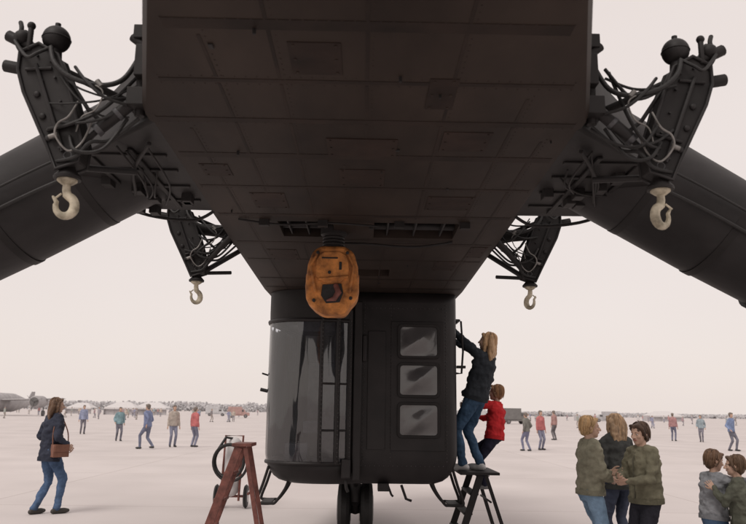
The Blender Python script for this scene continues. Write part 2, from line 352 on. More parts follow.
    o('hook_swivel',[tube([c+V((0,0,-.01)),c+V((0,0,-.02)),c+V((0,0,-.035))],[.046,.046,.026],16)],m_hook)
    c2=c+V((0,0,-.03))
    o('cargo_hook',[hook_parts(c2,.93,yaw),tube([c2+V((-.02,0,-.05)),c2+V((-.05,0,-.075))],.005,8)],m_hook)
hoist(lambda v:v,'rear_l',0.2,1)
hoist(lambda v:V((-v.x,v.y,v.z)),'rear_r',-.4,2)
hoist(lambda v:V((v.x*1.0,v.y+2.72,v.z)),'front_l',.7,3)
hoist(lambda v:V((-v.x*1.0,v.y+2.72,v.z)),'front_r',.9,4)
for sx,sn in((-1,'l'),(1,'r')):
    tf=lambda v,sx=sx: V((v.x*sx,v.y,v.z))
    obj('front_outrigger_'+sn,[tube([(1.05,6.2,3.02),(1.62,6.0,3.02)],[.06,.045],12),tube([(1.05,5.8,2.95),(1.36,5.98,2.66)],.022,10),tube([(1.08,6.3,2.9),(1.38,6.02,2.62)],.022,10)],m_drab,H,tf=tf)
hc=V((-.235,5.42,2.46))
ol=[(-.09,.26),(.09,.26),(.16,.21),(.19,.10),(.2,-.06),(.19,-.14),(.14,-.2),(.1,-.26),(-.07,-.26),(-.13,-.22),(-.19,-.16),(-.2,-.05),(-.185,.12),(-.15,.22)]
obj('hook_block_housing',[prism([hc+V((x,0,z)) for x,z in ol],(0,.24,0))],m_orange,H,bevel=.03,seg=3)
det=[prism([hc+V((x*.62,-.125,z*.45+.09)) for x,z in ol],(0,.03,0)),tube([hc+V((-.2,-.03,.02)),hc+V((.2,-.03,.02))],.035,14),tube([hc+V((-.12,-.135,-.1)),hc+V((-.16,-.12,.1)),hc+V((-.1,-.13,.22))],.012,8),tube([hc+V((.13,-.135,-.1)),hc+V((.16,-.12,.1)),hc+V((.1,-.13,.22))],.012,8),tube([hc+V((-.1,-.14,-.0)),hc+V((.12,-.14,.02))],.012,8)]
obj('hook_block_cover',det,m_orange,H,bevel=.006)
obj('hook_block_throat',[prism([hc+V((x,-.124,z)) for x,z in [(-.07,-.04),(.07,-.03),(.085,-.1),(.06,-.17),(-.04,-.18),(-.08,-.12)]],(0,.012,0)),box(hc+V((-.02,-.138,.16)),(.12,.012,.012)),box(hc+V((.06,-.142,.1)),(.02,.01,.06))]+[tube([hc+V((x,-.11,z)),hc+V((x,-.15,z))],.013,8) for x,z in[(-.13,-.16),(.14,-.14),(-.11,.2),(.11,.2),(-.02,.05)]],m_black,H,bevel=.003)
obj('hook_block_hook',[tube([hc+V(p) for p in[(.03,-.13,-.05),(.05,-.145,-.1),(.02,-.15,-.15),(-.03,-.145,-.16)]],[.02,.024,.02,.008],10,1,True)],m_redlad,H)
obj('hoist_boot',[tube([(-.235,5.4,BZ+.1),(-.235,5.4,BZ-.02),(-.235,5.4,BZ-.03),(-.235,5.41,BZ-.1),(-.235,5.42,2.70)],[.10,.10,.075,.07,.085],18)]+[ring((-.235,5.4,BZ-.02-.025*i),(0,0,1),.075,.01,24,6) for i in range(4)],m_drab,H)

# ---------------- cockpit pod
plan=[(-.5,12.1),(-.7,11.6),(-.78,10.8),(-.88,9.9),(-.985,9.2),(-1.06,8.7),(-1.085,8.5),(-1.07,8.36),(-1.02,8.25),(-.94,8.15),(-.82,8.08),(-.66,8.04),(-.45,8.03),(-.27,8.07),(-.14,8.14),(-.09,8.17),(-.02,8.18),(.1,8.18),(.3,8.18),(.6,8.18),(.88,8.18),(.98,8.195),(1.04,8.24),(1.07,8.32),(1.08,8.45),(1.02,9.5),(.9,10.8),(.75,11.6),(.5,12.1)]
zs=[.73,.755,.80,.87,.95,1.03,1.12,1.3,1.55,1.8,2.05,2.3,2.5,2.62,2.72,2.835]
def podpt(i,z):
    x,y=plan[i]; zb=.73; h=.34
    k=max(0,(zb+h-z)/h); ins=1-math.sqrt(max(0,1-k*k*.98))
    x2=x-math.copysign(min(abs(x),1)*ins*.26,x); cy=9.8; y2=y+(cy-y)*ins*.10
    return V((x2,y2,z))
vs=[podpt(i,z) for z in zs for i in range(len(plan))]; N=len(plan)
solid=[];glass=[]
for r in range(len(zs)-1):
    for i in range(N):
        j=(i+1)%N; f=(r*N+i,r*N+j,(r+1)*N+j,(r+1)*N+i)
        g=(3<=i<=13) and (.94<zs[r] and zs[r+1]<2.6)
        (glass if g else solid).append(f)
solid.append(tuple(range(N)))
pod=obj('cockpit_pod',[(vs,solid)],m_pod,H)
pod.modifiers.new('s','SOLIDIFY').thickness=.02
gl=obj('cockpit_glazing',[(vs,glass)],m_glass,H)
for p in gl.data.polygons: p.use_smooth=True
def col_path(i,z0,z1,off=.0): 
    return [podpt(i,z) for z in zs if z0<=z<=z1]
frm=[]
for i,rr in((3,.03),(5,.014),(12,.022),(13,.03),(14,.035)): frm.append(tube(col_path(i,.94,2.63),rr,8))
for z,rr in((.95,.022),(2.5,.025)): frm.append(tube([podpt(i,z) for i in range(3,15)],rr,8))
frm.append(tube([podpt(i,1.3) for i in range(12,15)],.012,8))
frm.append(tube([podpt(i,1.8) for i in range(12,15)],.012,8))
obj('canopy_frames',frm,m_pod,H)
rv=[]
for i in(12,13,14):
    for k in range(34):
        z=.98+k*.046; 
        a=max([q_ for q_ in zs if q_<=z]); b_=min([q_ for q_ in zs if q_>z]); t=(z-a)/(b_-a)
        p=podpt(i,a).lerp(podpt(i,b_),t); rv.append(ell(p+V((0.012,-.033,0)),.008,6,4))
for k in range(22):
    x=-.05+k*.05
    for z in(.93,2.66): 
        if x<.95: rv.append(ell(V((x,8.18,z)),.006,6,4))
for k in range(44):
    z=.98+k*.04
    for x in(.02,.32,.94): rv.append(ell(V((x,8.178,z)),.006,6,4))
obj('pod_rivets',rv,mat('pod_rivet',(.055,.05,.05),.4,5,.2),H)
obj('pod_rear_door',[box((.62,8.174,1.80),(.60,.012,1.42)),box((.16,8.174,1.75),(.2,.010,1.3))],m_pod,H,bevel=.005)
obj('pod_post',[box((-.05,8.15,1.75),(.09,.08,1.95)),box((-.16,8.1,.9),(.1,.05,.2)),box((.02,8.16,2.2),(.05,.05,.3))],m_pod,H,bevel=.012)
wf=[];wp=[]
for zc in(2.285,1.855,1.42):
    x0,x1=.39,.87; hz=.195
    def rr(x0,x1,z0,z1,r,y):
        o=[]
        for cx,cz,a0 in((x1-r,z1-r,0),(x0+r,z1-r,90),(x0+r,z0+r,180),(x1-r,z0+r,270)):
            for k in range(5):
                a=math.radians(a0+k*22.5); o.append(V((cx+r*math.cos(a),y,cz+r*math.sin(a))))
        return o
    A=rr(x0-.0,x1+.0,zc-hz,zc+hz,.05,8.168); B=rr(x0+.004,x1-.004,zc-hz+.004,zc+hz-.004,.048,8.150); C=rr(x0+.03,x1-.03,zc-hz+.03,zc+hz-.03,.035,8.150); Dd=rr(x0+.035,x1-.035,zc-hz+.035,zc+hz-.035,.033,8.166)
    wf.append(loft([A,B,C,Dd],cap=False))
    nx,nz_=24,18; vv=[];ff=[]
    for a in range(nx+1):
        for b_ in range(nz_+1):
            u=a/nx*2-1; v=b_/nz_*2-1; e4=(1-u**4)*(1-v**4)
            bul=-.05*(1-u*u)*(1-v*v)
            vv.append(V((.63+u*.207,8.163+bul*.3+.014*min(.6,abs(u*.8-v*.7+(zc-1.85)*.3))*e4,zc+v*.163)))
    for a in range(nx):
        for b_ in range(nz_): ff.append((a*(nz_+1)+b_,(a+1)*(nz_+1)+b_,(a+1)*(nz_+1)+b_+1,a*(nz_+1)+b_+1))
    wp.append((vv,ff))
obj('window_frames',wf,m_drab,H); wo=obj('window_panes',wp,m_pane,H)
for p in wo.data.polygons: p.use_smooth=True
inn=[box((-.22,9.55,1.8),(.62,.06,2.0)),box((-.08,8.9,1.8),(.04,1.4,2.0)),box((-.5,9.0,.9),(.8,1.5,.05)),
     box((-.45,8.95,1.32),(.46,.48,.14)),box((-.45,9.22,1.72),(.44,.12,.75)),box((-.45,9.22,2.2),(.26,.1,.2)),
     tube([(-.45,8.6,.95),(-.45,8.55,1.25),(-.42,8.5,1.5)],.018,8),box((-.3,8.35,1.25),(.28,.2,.4)),box((-.72,8.4,1.05),(.25,.2,.2)),
     tube([(-.3,8.2,2.5),(-.3,8.3,1.4)],.02,8),box((-.45,8.6,2.5),(.6,.5,.2))]
obj('cockpit_interior',inn,mat('interior_grey',(.10,.10,.105),.7,8,.4),H,bevel=.02)
obj('pod_fairing',[loft([[podpt(i,z)+V((0,-s,0)) for i in range(4,15)]+[V((-.1,8.6,z)),V((-.9,8.8,z))] for z,s in((2.52,.012),(2.60,.03),(2.835,.035))])],m_drab,H)
eq=[tube([(-.16,8.13,.78),(-.15,8.1,.7),(-.13,8.1,.66)],.018,8),box((.25,8.3,.70),(.12,.2,.08)),tube([(.3,8.3,.72),(.34,8.28,.62),(.36,8.28,.60)],.012,8),tube([(.45,8.3,.72),(.5,8.25,.58),(.56,8.25,.56)],.015,8),
    box((1.13,8.36,2.02),(.1,.06,.03)),tube([(1.08,8.4,2.55),(1.14,8.4,2.55),(1.16,8.4,2.2),(1.14,8.4,1.95),(1.08,8.4,1.95)],.012,8),tube([(1.06,8.7,2.6),(1.16,8.7,2.6),(1.16,9.0,2.6),(1.04,9.0,2.6)],.014,8),
    tube([(-1.08,8.5,1.72),(-1.17,8.5,1.74)],.02,8),tube([(-1.08,8.5,1.9),(-1.15,8.45,1.92)],.01,8)]
obj('pod_fittings',eq,m_drab,H)
st=[]
for s in(-1,1):
    for y in(8.35,8.75):
        st.append(tube(smooth_path([(s*.78,y,.80),(s*.83,y,.66),(s*.93,y,.52),(s*.98,y,.505),(s*1.10,y,.505),(s*1.14,y,.53),(s*1.08,y,.7),(s*1.02,y,.9)],4),.016,8))
    st.append(box((s*1.04,8.55,.505),(.12,.42,.02)))
obj('boarding_steps',st,m_drab,H)
ng=[tube([(-.06,9.35,.9),(-.06,9.35,.42)],.07,14),tube([(-.06,9.35,.42),(-.06,9.5,.3)],.06,12),tube([(-.28,9.5,.3),(.16,9.5,.3)],.04,12),tube([(-.06,9.35,.6),(-.06,8.9,.8)],.03,10)]
obj('nose_gear_strut',ng,m_leg,H)
for k,x in((1,-.2),(2,.08)):
    prof=[(-.08,.2),(-.07,.29),(-.03,.325),(.03,.325),(.07,.29),(.08,.2)]
    rings=[[V((x+a,9.5+r*math.cos(2*math.pi*t/32),.325+r*math.sin(2*math.pi*t/32))) for t in range(32)] for a,r in prof]
    obj('nose_tyre_%d'%k,[loft(rings)],m_tyre,H)
    obj('nose_hub_%d'%k,[tube([(x-.085,9.5,.325),(x+.085,9.5,.325)],.16,20)],m_grey,H,bevel=.01)

# ================================================================= LADDERS / CART
def stepladder(name,top,fx_,rx_,wid,steps,m,platform=None):
    e=empty(name); T=V(top); p=[]; rp=[]
    for s in(-.5,.5):
        a=T+V((0,s*wid,0)); b_=V((fx_,T.y+s*wid*1.15,0)); d=(b_-a)
        R=d.to_track_quat('Z','Y').to_matrix()
        p.append(box((a+b_)/2,(.03,.075,d.length),R))
        c=V((rx_,T.y+s*wid*1.15,0)); a2=a+V((math.copysign(.06,rx_-T.x),0,0)); d=c-a2; R=d.to_track_quat('Z','Y').to_matrix()
        rp.append(box((a2+c)/2,(.025,.04,d.length),R))
        p.append(box((b_.x,b_.y,.012),(.09,.06,.024)))
    for k in range(1,steps+1):
        t=k/(steps+1); x=T.x+(fx_-T.x)*t; z=T.z*(1-t); p.append(box((x,T.y,z),(.10,wid*(1+.15*t)-.03,.025)))
    for t in(.35,.75):
        x=T.x+(rx_-T.x)*t; rp.append(tube([(x,T.y-wid*.5,T.z*(1-t)),(x,T.y+wid*.5,T.z*(1-t))],.012,8))
    p.append(box((T.x+math.copysign(.03,rx_-T.x),T.y,T.z+.02),(.18,wid+.06,.03)) if not platform else box(platform[0],platform[1]))
    obj('stiles_and_steps',p,m,e,bevel=.004); obj('rear_legs',rp,m,e,bevel=.003); return e
stepladder('step_ladder',(-1.12,7.0,1.17),-1.52,-.82,.26,4,m_redlad)
stepladder('step_ladder',(1.34,8.75,.83),1.05,1.66,.7,3,m_drab,platform=((1.33,8.75,.845),(.44,.8,.03)))
c=gd(230,508); e=empty('wheeled_fire_extinguisher')
tfm=lambda v: V((c.x+v.x,c.y+v.y,v.z))
prof=[(-.03,.11),(-.025,.16),(0,.18),(.025,.16),(.03,.11)]
wh=[]
for x in(-.22,.24): wh.append(loft([[V((x+a,r*math.cos(2*math.pi*t/28),.18+r*math.sin(2*math.pi*t/28))) for t in range(28)] for a,r in prof]))
obj('wheels',wh,m_tyre,e,tf=tfm)
obj('hubs',[tube([(x-.035,0,.18),(x+.035,0,.18)],.09,16) for x in(-.22,.24)],m_white,e,tf=tfm)
obj('tank',[tube([(0,0,.3),(0,.08,.95)],.13,20,1,True)],m_white,e,tf=tfm)
obj('frame',[tube([(-.22,0,.18),(.24,0,.18)],.02,8),tube([(-.14,-.1,.12),(-.14,.0,.6),(-.14,.1,1.1),(.14,.1,1.1),(.14,0,.6),(.14,-.1,.12)],.018,8)],m_redlad,e,tf=tfm)
obj('hose',[ring((-.02,-.17,.72),(.3,1,0),.25,.025,32,8),ring((-.0,-.2,.70),(.2,1,.1),.28,.022,32,8),tube([(0,.08,1.05),(-.1,-.1,1.08),(-.2,-.17,.9)],.02,8)],m_black,e,tf=tfm)

# ================================================================= PEOPLE
_mc={}
def cmat(kind,col):
    k=(kind,tuple(col))
    if k not in _mc:
        if kind=='cloth': _mc[k]=mat('cloth',col,.85,7,.30,.7,20,spec=.12)
        elif kind=='denim': _mc[k]=mat('denim',col,.85,7,.40,.7,24,spec=.12)
        elif kind=='skin': _mc[k]=mat('skin',col,.55,9,.1,.1,40,spec=.35)
        elif kind=='hair': _mc[k]=mat('hair',col,.5,30,.5,.7,60,stretch=(1,1,.15),spec=.4)
        else: _mc[k]=mat(kind,col,.6,9,.2)
    return _mc[k]
def ik(a,c,l1,l2,pole):
    d=c-a; L=d.length
    if L>l1+l2-.002: c=a+d*((l1+l2-.002)/L); d=c-a; L=d.length
    x=(l1*l1-l2*l2+L*L)/(2*L); h=math.sqrt(max(0,l1*l1-x*x)); u=d/L
    p=V(pole); p=p-u*p.dot(u); p.normalize(); return a+u*x+p*h,c
def remeshed(name,parts,material,parent,vox,s,mw,fold=0.0,sm=3,fscale=(9,9,5)):
    ob=obj(name,parts,material,None,False)
    r=ob.modifiers.new('r','REMESH'); r.mode='VOXEL'; r.voxel_size=vox
    g=ob.modifiers.new('s','SMOOTH'); g.factor=.5; g.iterations=sm
    bake(ob)
    me=ob.data
    if not me.materials: me.materials.append(material)
    if fold>0:
        nr=[v.normal.copy() for v in me.vertices]
        for v,nn in zip(me.vertices,nr):
            p=v.co; k=noise.noise(V((p.x*fscale[0],p.y*fscale[1],p.z*fscale[2])))+.5*noise.noise(V((p.x*22+3,p.y*22,p.z*26)))
            v.co=p+nn*fold*k
    me.transform(mw)
    for p in me.polygons: p.use_smooth=True; p.material_index=0
    ob.parent=parent; return ob
def hand_parts(wrist,dirn,palmn,side,curl):
    d=dirn.normalized(); pn=(palmn-d*palmn.dot(d)).normalized(); ac=d.cross(pn)*side
    P=[]
    L=[(.036,.041,.026,.020,.0088),(.012,.045,.029,.022,.0092),(-.012,.041,.027,.021,.0088),(-.034,.032,.021,.018,.0078)]
    for i,(o,a,b_,c_,r) in enumerate(L):
        k=wrist+d*.085+ac*o*.95+pn*(-.002*(i%2)); P.append(tube([wrist+ac*o*.5+d*.0,k],[.019,.0125],8,.8,True))
        cur=curl*(.8+.12*i); ang=cur*.5; p=k
        for ln in(a,b_,c_):
            dd=(d*math.cos(ang)+pn*math.sin(ang)+ac*.10*(1.2-i*.8)).normalized(); p2=p+dd*ln
            P.append(tube([p,p2],[r,r*.9],8,1,True)); p=p2; ang+=cur
    t0=wrist+d*.025+ac*.022; t1=t0+(d*.6+ac*.75+pn*.25).normalized()*.042; t2=t1+(d*.85+ac*.35+pn*.35*curl).normalized()*.032; t3=t2+(d*.9+ac*.0+pn*.5*curl).normalized()*.026
    P+= [tube([t0,t1],[.017,.012],8,1,True),tube([t1,t2],[.0115,.010],8,1,True),tube([t2,t3],[.010,.0085],8,1,True)]
    return P
def human(name,loc,heading,Hh,pose={},top=(.1,.1,.1),legs=(.1,.15,.25),hair=(.1,.06,.03),skin=(.50,.33,.25),shoe=(.03,.03,.03),lod=0,long_hair=False,headscale=1.0,bulk=1.0,bag=None,skirtlen=-.06,ln='trousers',topkind='cloth',seed=1):
    s=Hh/1.75; e=empty(name)
    mw=Matrix.Translation(loc)@Matrix.Rotation(heading,4,'Z')@Matrix.Scale(s,4)
    g=pose.get; lean=math.radians(g('lean',2)); side=math.radians(g('side',0)); tw=math.radians(g('twist',0))
    pel=V(g('pel',(0,0,.93)))
    up=V((math.sin(side),math.sin(lean),math.cos(lean)*math.cos(side))).normalized()
    rt=Matrix.Rotation(tw,3,'Z')@V((1,0,0)); rt=(rt-up*rt.dot(up)).normalized(); fw=up.cross(rt)
    prt=V((1,0,0)); pfw=V((0,1,0))
    ch=pel+up*.50; vx={0:.013,1:.03}[lod]; n=12 if lod==0 else 8
    tro=[];shoes=[]
    def er(c,rx,ry,a,b_,k=16): return [c+a*rx*math.cos(2*math.pi*i/k)+b_*ry*math.sin(2*math.pi*i/k) for i in range(k)]
    tro.append(loft([er(pel+V((0,-.01,-.10)),.13,.10,prt,pfw),er(pel+V((0,-.015,-.03)),.172,.125,prt,pfw),er(pel+V((0,-.005,.06)),.165,.115,prt,pfw),er(pel+up*.16,.145,.10,rt,fw),er(pel+up*.2,.12,.09,rt,fw)]))
    for sd,key in((-1,'L'),(1,'R')):
        hip=pel+prt*.088*sd+V((0,0,-.04)); ft=V(g('f'+key,(.1*sd,0,.0)))+V((0,0,.085))
        kn,an=ik(hip,ft,.43,.42,V(g('k'+key,(0.05*sd,1,0))))
        th=kn-hip
        tro.append(tube([hip,hip+th*.4,kn],[.094*bulk,.085*bulk,.063],n,1,True)); sh=an-kn
        tro.append(tube([kn,kn+sh*.3-pfw*.008,kn+sh*.85,kn+sh*.99],[.062,.064,.054,.056],n,1,True))
        tro.append(tube([kn+sh*.85,kn+sh*1.02],[.054,.058],n))
        fy=math.radians(g('fy'+key,8*-sd)); fp=math.radians(g('fp'+key,0))
        fd=V((-math.sin(fy),math.cos(fy)*math.cos(fp),math.sin(fp))).normalized()
        hl=an-fd*.045+V((0,0,-.045))
        shoes.append(tube([hl,hl+fd*.1,hl+fd*.17,hl+fd*.215],[.040,.043,.043,.030],n,1,True))
        shoes.append(tube([an+V((0,0,.0)),hl+fd*.045],[.042,.042],n,1,True))
    remeshed(ln,tro,cmat('denim' if ln=='jeans' else 'cloth',legs),e,vx,s,mw,.016 if lod==0 else 0,3,(9,9,8))
    remeshed('shoes',shoes,cmat('leather',shoe),e,vx*.8,s,mw,0,2)
    J=[]; sl=skirtlen
    J.append(loft([er(pel+up*sl,.190*bulk,.150*bulk,rt,fw),er(pel+up*(sl+.06),.186*bulk,.145*bulk,rt,fw),er(pel+up*.14,.172*bulk,.13*bulk,rt,fw),er(pel+up*.30,.185*bulk,.135*bulk,rt,fw),er(pel+up*.42,.195*bulk,.13*bulk,rt,fw),er(pel+up*.50,.165*bulk,.10,rt,fw),er(pel+up*.545,.09,.075,rt,fw),er(pel+up*.565,.062,.06,rt,fw)]))
    hands=[];cu=g('curl',.45)
    for sd,key in((-1,'L'),(1,'R')):
        shd=ch+rt*.165*sd+up*-.01; tg=V(g('h'+key,(.25*sd,.05,.86)))
        if (tg-shd).length>.45: shd=shd+(tg-shd).normalized()*.03
        el,wr=ik(shd,tg,.285,.255,V(g('e'+key,(.3*sd,-1,0))))
        J.append(tube([ch+rt*.07*sd+up*.0,shd],[.085,.072*bulk],n,1,True))
        J.append(tube([shd,shd.lerp(el,.5),el],[.070*bulk,.060*bulk,.052*bulk],n,1,True))
        J.append(tube([el,el.lerp(wr,.4),el.lerp(wr,.9)],[.052*bulk,.050*bulk,.041],n,1,True))
        fd=(wr-el).normalized(); 
        pn=V(g('p'+key,(-sd,.0,-.2)))
        if lod==0:
            hands+=hand_parts(wr-fd*.012,(fd+V(g('wd'+key,(0,0,0)))).normalized(),pn,(1 if (fd.cross(pn)).dot(V((0,1,.35)))>0 else -1),cu)
        else: hands.append(tube([wr-fd*.02,wr+fd*.07,wr+fd*.13],[.026,.036,.022],8,.7,True))
    remeshed('jacket',J,cmat(topkind,top),e,vx,s,mw,.026 if lod==0 else 0.0,2,(8,8,13))
    if lod==0:
        nb=pel+up*.555
        obj('collar',[loft([er(nb-up*.02,.085,.078,rt,fw),er(nb+up*.022+fw*-.008,.078,.070,rt,fw),er(nb+up*.022+fw*-.008,.066,.058,rt,fw),er(nb-up*.01,.066,.06,rt,fw)],False)],cmat(topkind,top),e,tf=lambda v:mw@v)
        obj('jacket_zip',[tube([pel+up*(sl+.02)+fw*.149*bulk,pel+up*.14+fw*.134*bulk,pel+up*.30+fw*.14*bulk,pel+up*.43+fw*.132*bulk,pel+up*.51+fw*.10],.006,6)],cmat('trim',[c_*.5 for c_ in top]),e,tf=lambda v:mw@v)
        obj('hem_band',[loft([er(pel+up*(sl-.012),.183*bulk,.142*bulk,rt,fw),er(pel+up*(sl-.012),.194*bulk,.153*bulk,rt,fw),er(pel+up*(sl+.045),.196*bulk,.153*bulk,rt,fw),er(pel+up*(sl+.045),.18*bulk,.14*bulk,rt,fw)],False)],cmat(topkind,[c_*.8 for c_ in top]),e,tf=lambda v:mw@v)
    remeshed('hands',hands,cmat('skin',skin),e,.0048 if lod==0 else .02,s,mw,0,2)
    hy=math.radians(g('headyaw',0)); hp=math.radians(g('headpitch',0))
    nb=pel+up*.53; k=headscale
    upm=up.lerp(V((0,0,1)),.6).normalized()
    R3=Matrix.Rotation(hy,3,'Z')@Matrix.Rotation(hp,3,'X')
    hc=nb+upm*(.165*k)+fw*.02
    def h(x,y,z): return hc+R3@(V((x,y,z))*k)
    hd=[tube([nb-up*.02,nb.lerp(hc,.6)+fw*-.01],[.058,.052],n,1,True),ell(h(0,-.008,.03),(.076*k,.093*k,.088*k),18,12,R3),ell(h(0,.028,-.035),(.060*k,.060*k,.078*k),16,10,R3),ell(h(0,.05,-.082),(.034*k,.032*k,.028*k),12,8,R3)]
    if lod==0:
        hd+=[tube([h(0,.083,.018),h(0,.098,-.012),h(0,.108,-.026)],[.009*k,.012*k,.013*k],10,1,True),ell(h(.012,.094,-.030),.010*k,8,6),ell(h(-.012,.094,-.030),.010*k,8,6),
             tube([h(-.04,.072,.026),h(0,.086,.022),h(.04,.072,.026)],.009*k,8,1,True),ell(h(.038,.062,-.02),(.022*k,.02*k,.022*k)),ell(h(-.038,.062,-.02),(.022*k,.02*k,.022*k)),
             ell(h(.076,-.008,-.005),(.008*k,.018*k,.030*k),10,8,R3),ell(h(-.076,-.008,-.005),(.008*k,.018*k,.030*k),10,8,R3)]
    remeshed('head',hd,cmat('skin',skin),e,.0065 if lod==0 else .02,s,mw,0,2)
    if lod==0:
        tf=lambda v:mw@v
        obj('lips',[tube([h(-.024,.078,-.052),h(-.008,.090,-.049),h(.008,.090,-.049),h(.024,.078,-.052)],[.003,.006,.006,.003],8,1,True),tube([h(-.022,.078,-.056),h(0,.089,-.059),h(.022,.078,-.056)],[.003,.006,.003],8,1,True)],cmat('lips',(.36,.15,.12)),e,tf=tf)
        obj('eyes',[ell(h(.030,.074,.004),(.013*k,.009*k,.007*k),10,6,R3),ell(h(-.030,.074,.004),(.013*k,.009*k,.007*k),10,6,R3)],cmat('eye',(.5,.46,.42)),e,tf=tf)
        obj('irises',[ell(h(.030,.081,.004),.0048*k,8,6),ell(h(-.030,.081,.004),.0048*k,8,6)],cmat('iris',(.04,.03,.02)),e,tf=tf)
        obj('eyebrows',[tube([h(x*.014,.087,.023),h(x*.03,.083,.028),h(x*.044,.071,.024)],.0022*k,6) for x in(-1,1)],cmat('hair',[c_*.8 for c_ in hair]),e,tf=tf)
    ha=[ell(h(0,-.022,.042),(.086*k,.098*k,.086*k),18,12,R3),ell(h(0,-.05,-.01),(.076*k,.062*k,.085*k),14,10,R3),tube([h(-.055,.052,.085),h(0,.072,.092),h(.055,.052,.085)],.020*k,8,1,True)]
    if lod==0: 
        ha+=[tube([h(x*.075,.035,.06),h(x*.080,.01,.01),h(x*.076,-.02,-.05)],[.018*k,.017*k,.013*k],8,1,True) for x in(-1,1)]
    if long_hair:
        for x in(-.07,-.035,0,.035,.07):
            ha.append(tube([h(x,-.06,.04),h(x*1.15,-.085,-.05),h(x*1.2,-.095,-.13),h(x*1.0,-.10,-.20-.02*abs(x)*10)],[.045*k,.042*k,.036*k,.02*k],8,1,True))
        ha+=[tube([h(x*.078,.01,.05),h(x*.092,-.005,-.03),h(x*.094,-.01,-.12)],[.028*k,.026*k,.018*k],8,1,True) for x in(-1,1)]
    remeshed('hair',ha,cmat('hair',hair),e,.0085 if lod==0 else .022,s,mw,.014 if lod==0 else .006,1,(26,26,10))
    if lod==0:
        rs=random.Random(seed*77+5); stn=[]
        for i in range(110):
            a=rs.uniform(0,2*math.pi)
            if math.sin(a)>.55 : continue
            x,y=math.cos(a),math.sin(a); ln_=(.25 if long_hair else .10)*rs.uniform(.5,1.1)
            if not long_hair and y>-.1: ln_*=.5
            j=rs.uniform(-.004,.004)
            P=[h(x*.03,y*.035-.02,.128+j),h(x*.072,y*.082-.022,.100+j),h(x*(.088+j),y*(.099+j)-.022,.04)]
            P+= [h(x*(.087+j),y*.094-.028,.04-ln_*.5),h(x*(.076+rs.uniform(-.012,.008)),y*.086-.03,.04-ln_)]
            stn.append(tube(smooth_path(P,3),[.0042]*(3*(len(P)-1)-2)+[.003,.002,.001],5))
        obj('hair_locks',stn,cmat('hair',[min(1,c_*1.25) for c_ in hair]),e,tf=lambda v:mw@v)
    if bag:
        b0=pel+rt*.21*bag[1]+V((0,.05,.02)); sh=ch+rt*.13*bag[1]+up*.075
        obj('shoulder_bag',[box(b0,(.10,.25,.19)),box(b0+V((.055*bag[1],0,.04)),(.012,.23,.11))],cmat('leather',bag[0]),e,bevel=.02,tf=lambda v:mw@v)
        obj('bag_strap',[tube(smooth_path([b0+V((0,-.12,.09)),b0.lerp(sh,.5)+V((.03*bag[1],-.11,.02)),sh,b0.lerp(sh,.5)+V((.03*bag[1],.11,.02)),b0+V((0,.12,.09))],6),.009,6)],cmat('leather',bag[0]),e,tf=lambda v:mw@v)
    return e
HEAD=lambda dx,dy: math.atan2(-dx,dy)
p=gd(44,514)
human('walking_woman',p,HEAD(.55,.6),1.66,dict(lean=2,fL=(-.08,-.13,.0),fR=(.09,.14,.0),hL=(-.20,.16,1.02),hR=(.20,.18,1.0),eL=(-.5,-1,-.1),eR=(.5,-1,-.1),pel=(0,0,.92),headyaw=-15,curl=.6),top=(.040,.045,.065),legs=(.075,.12,.21),hair=(.13,.075,.045),long_hair=True,bag=((.20,.09,.06),1),skirtlen=-.13,ln='jeans',shoe=(.04,.035,.03),bulk=1.08,seed=2)
human('climbing_woman',V((1.28,8.62,.86)),HEAD(-.8,.55),1.62,dict(lean=-18,side=2,pel=(0,-.06,.91),fL=(-.09,.08,0),fR=(.10,-.06,0),hL=(-.14,.32,1.88),hR=(.12,.30,1.62),eL=(-1,-.2,-.3),eR=(1,-.2,-.4),pL=(0,.7,.3),pR=(0,.7,.3),headpitch=12,headyaw=10,curl=.75),top=(.030,.035,.042),legs=(.045,.085,.145),hair=(.42,.27,.15),long_hair=True,skirtlen=-.03,ln='jeans',shoe=(.5,.5,.5),bulk=1.06,seed=3)
human('climbing_child',V((1.58,9.0,.62)),HEAD(-.7,.35),1.22,dict(lean=-4,side=6,pel=(.0,-.05,.90),fL=(-.09,.1,.0),fR=(.1,.16,.18),hL=(-.2,.42,1.42),hR=(.2,.42,1.2),headpitch=8,curl=.8),top=(.52,.03,.035),legs=(.03,.03,.05),hair=(.26,.14,.07),headscale=1.2,shoe=(.3,.3,.3),seed=4,bulk=1.12)
def place(px,d): 
    o=pt(px,412,d); return V((o.x,o.y,0))
human('standing_woman',place(587,7.1),HEAD(.85,.1),1.48,dict(lean=1,hL=(.04,.24,1.14),hR=(.02,.26,1.06),eL=(-.8,-.8,-.2),eR=(.8,-.8,-.2),pL=(.4,-.5,.2),pR=(-.4,-.5,.2),headyaw=-8,fL=(-.1,.05,0),fR=(.1,-.04,0),curl=.6),top=(.25,.24,.18),legs=(.20,.30,.42),hair=(.44,.29,.15),long_hair=False,headscale=1.06,ln='jeans',bulk=1.05,skirtlen=-.02,seed=5)
human('standing_boy',place(641,6.9),HEAD(-.85,-.35),1.42,dict(lean=2,hL=(-.05,.31,1.12),hR=(.06,.31,1.15),eL=(-.8,-.5,-.5),eR=(.8,-.5,-.5),pL=(.7,0,.3),pR=(-.7,0,.3),headyaw=6,headpitch=-5,curl=.7),top=(.18,.17,.12),legs=(.035,.035,.045),hair=(.075,.045,.03),headscale=1.1,bulk=1.14,skirtlen=-.04,seed=6)
human('standing_teenager',place(615,8.0),HEAD(-.25,.9),1.52,dict(lean=1,hL=(-.22,.15,.95),hR=(.22,.15,.95)),top=(.05,.052,.05),legs=(.05,.06,.09),hair=(.30,.20,.12),long_hair=True,skirtlen=-.08,seed=7)
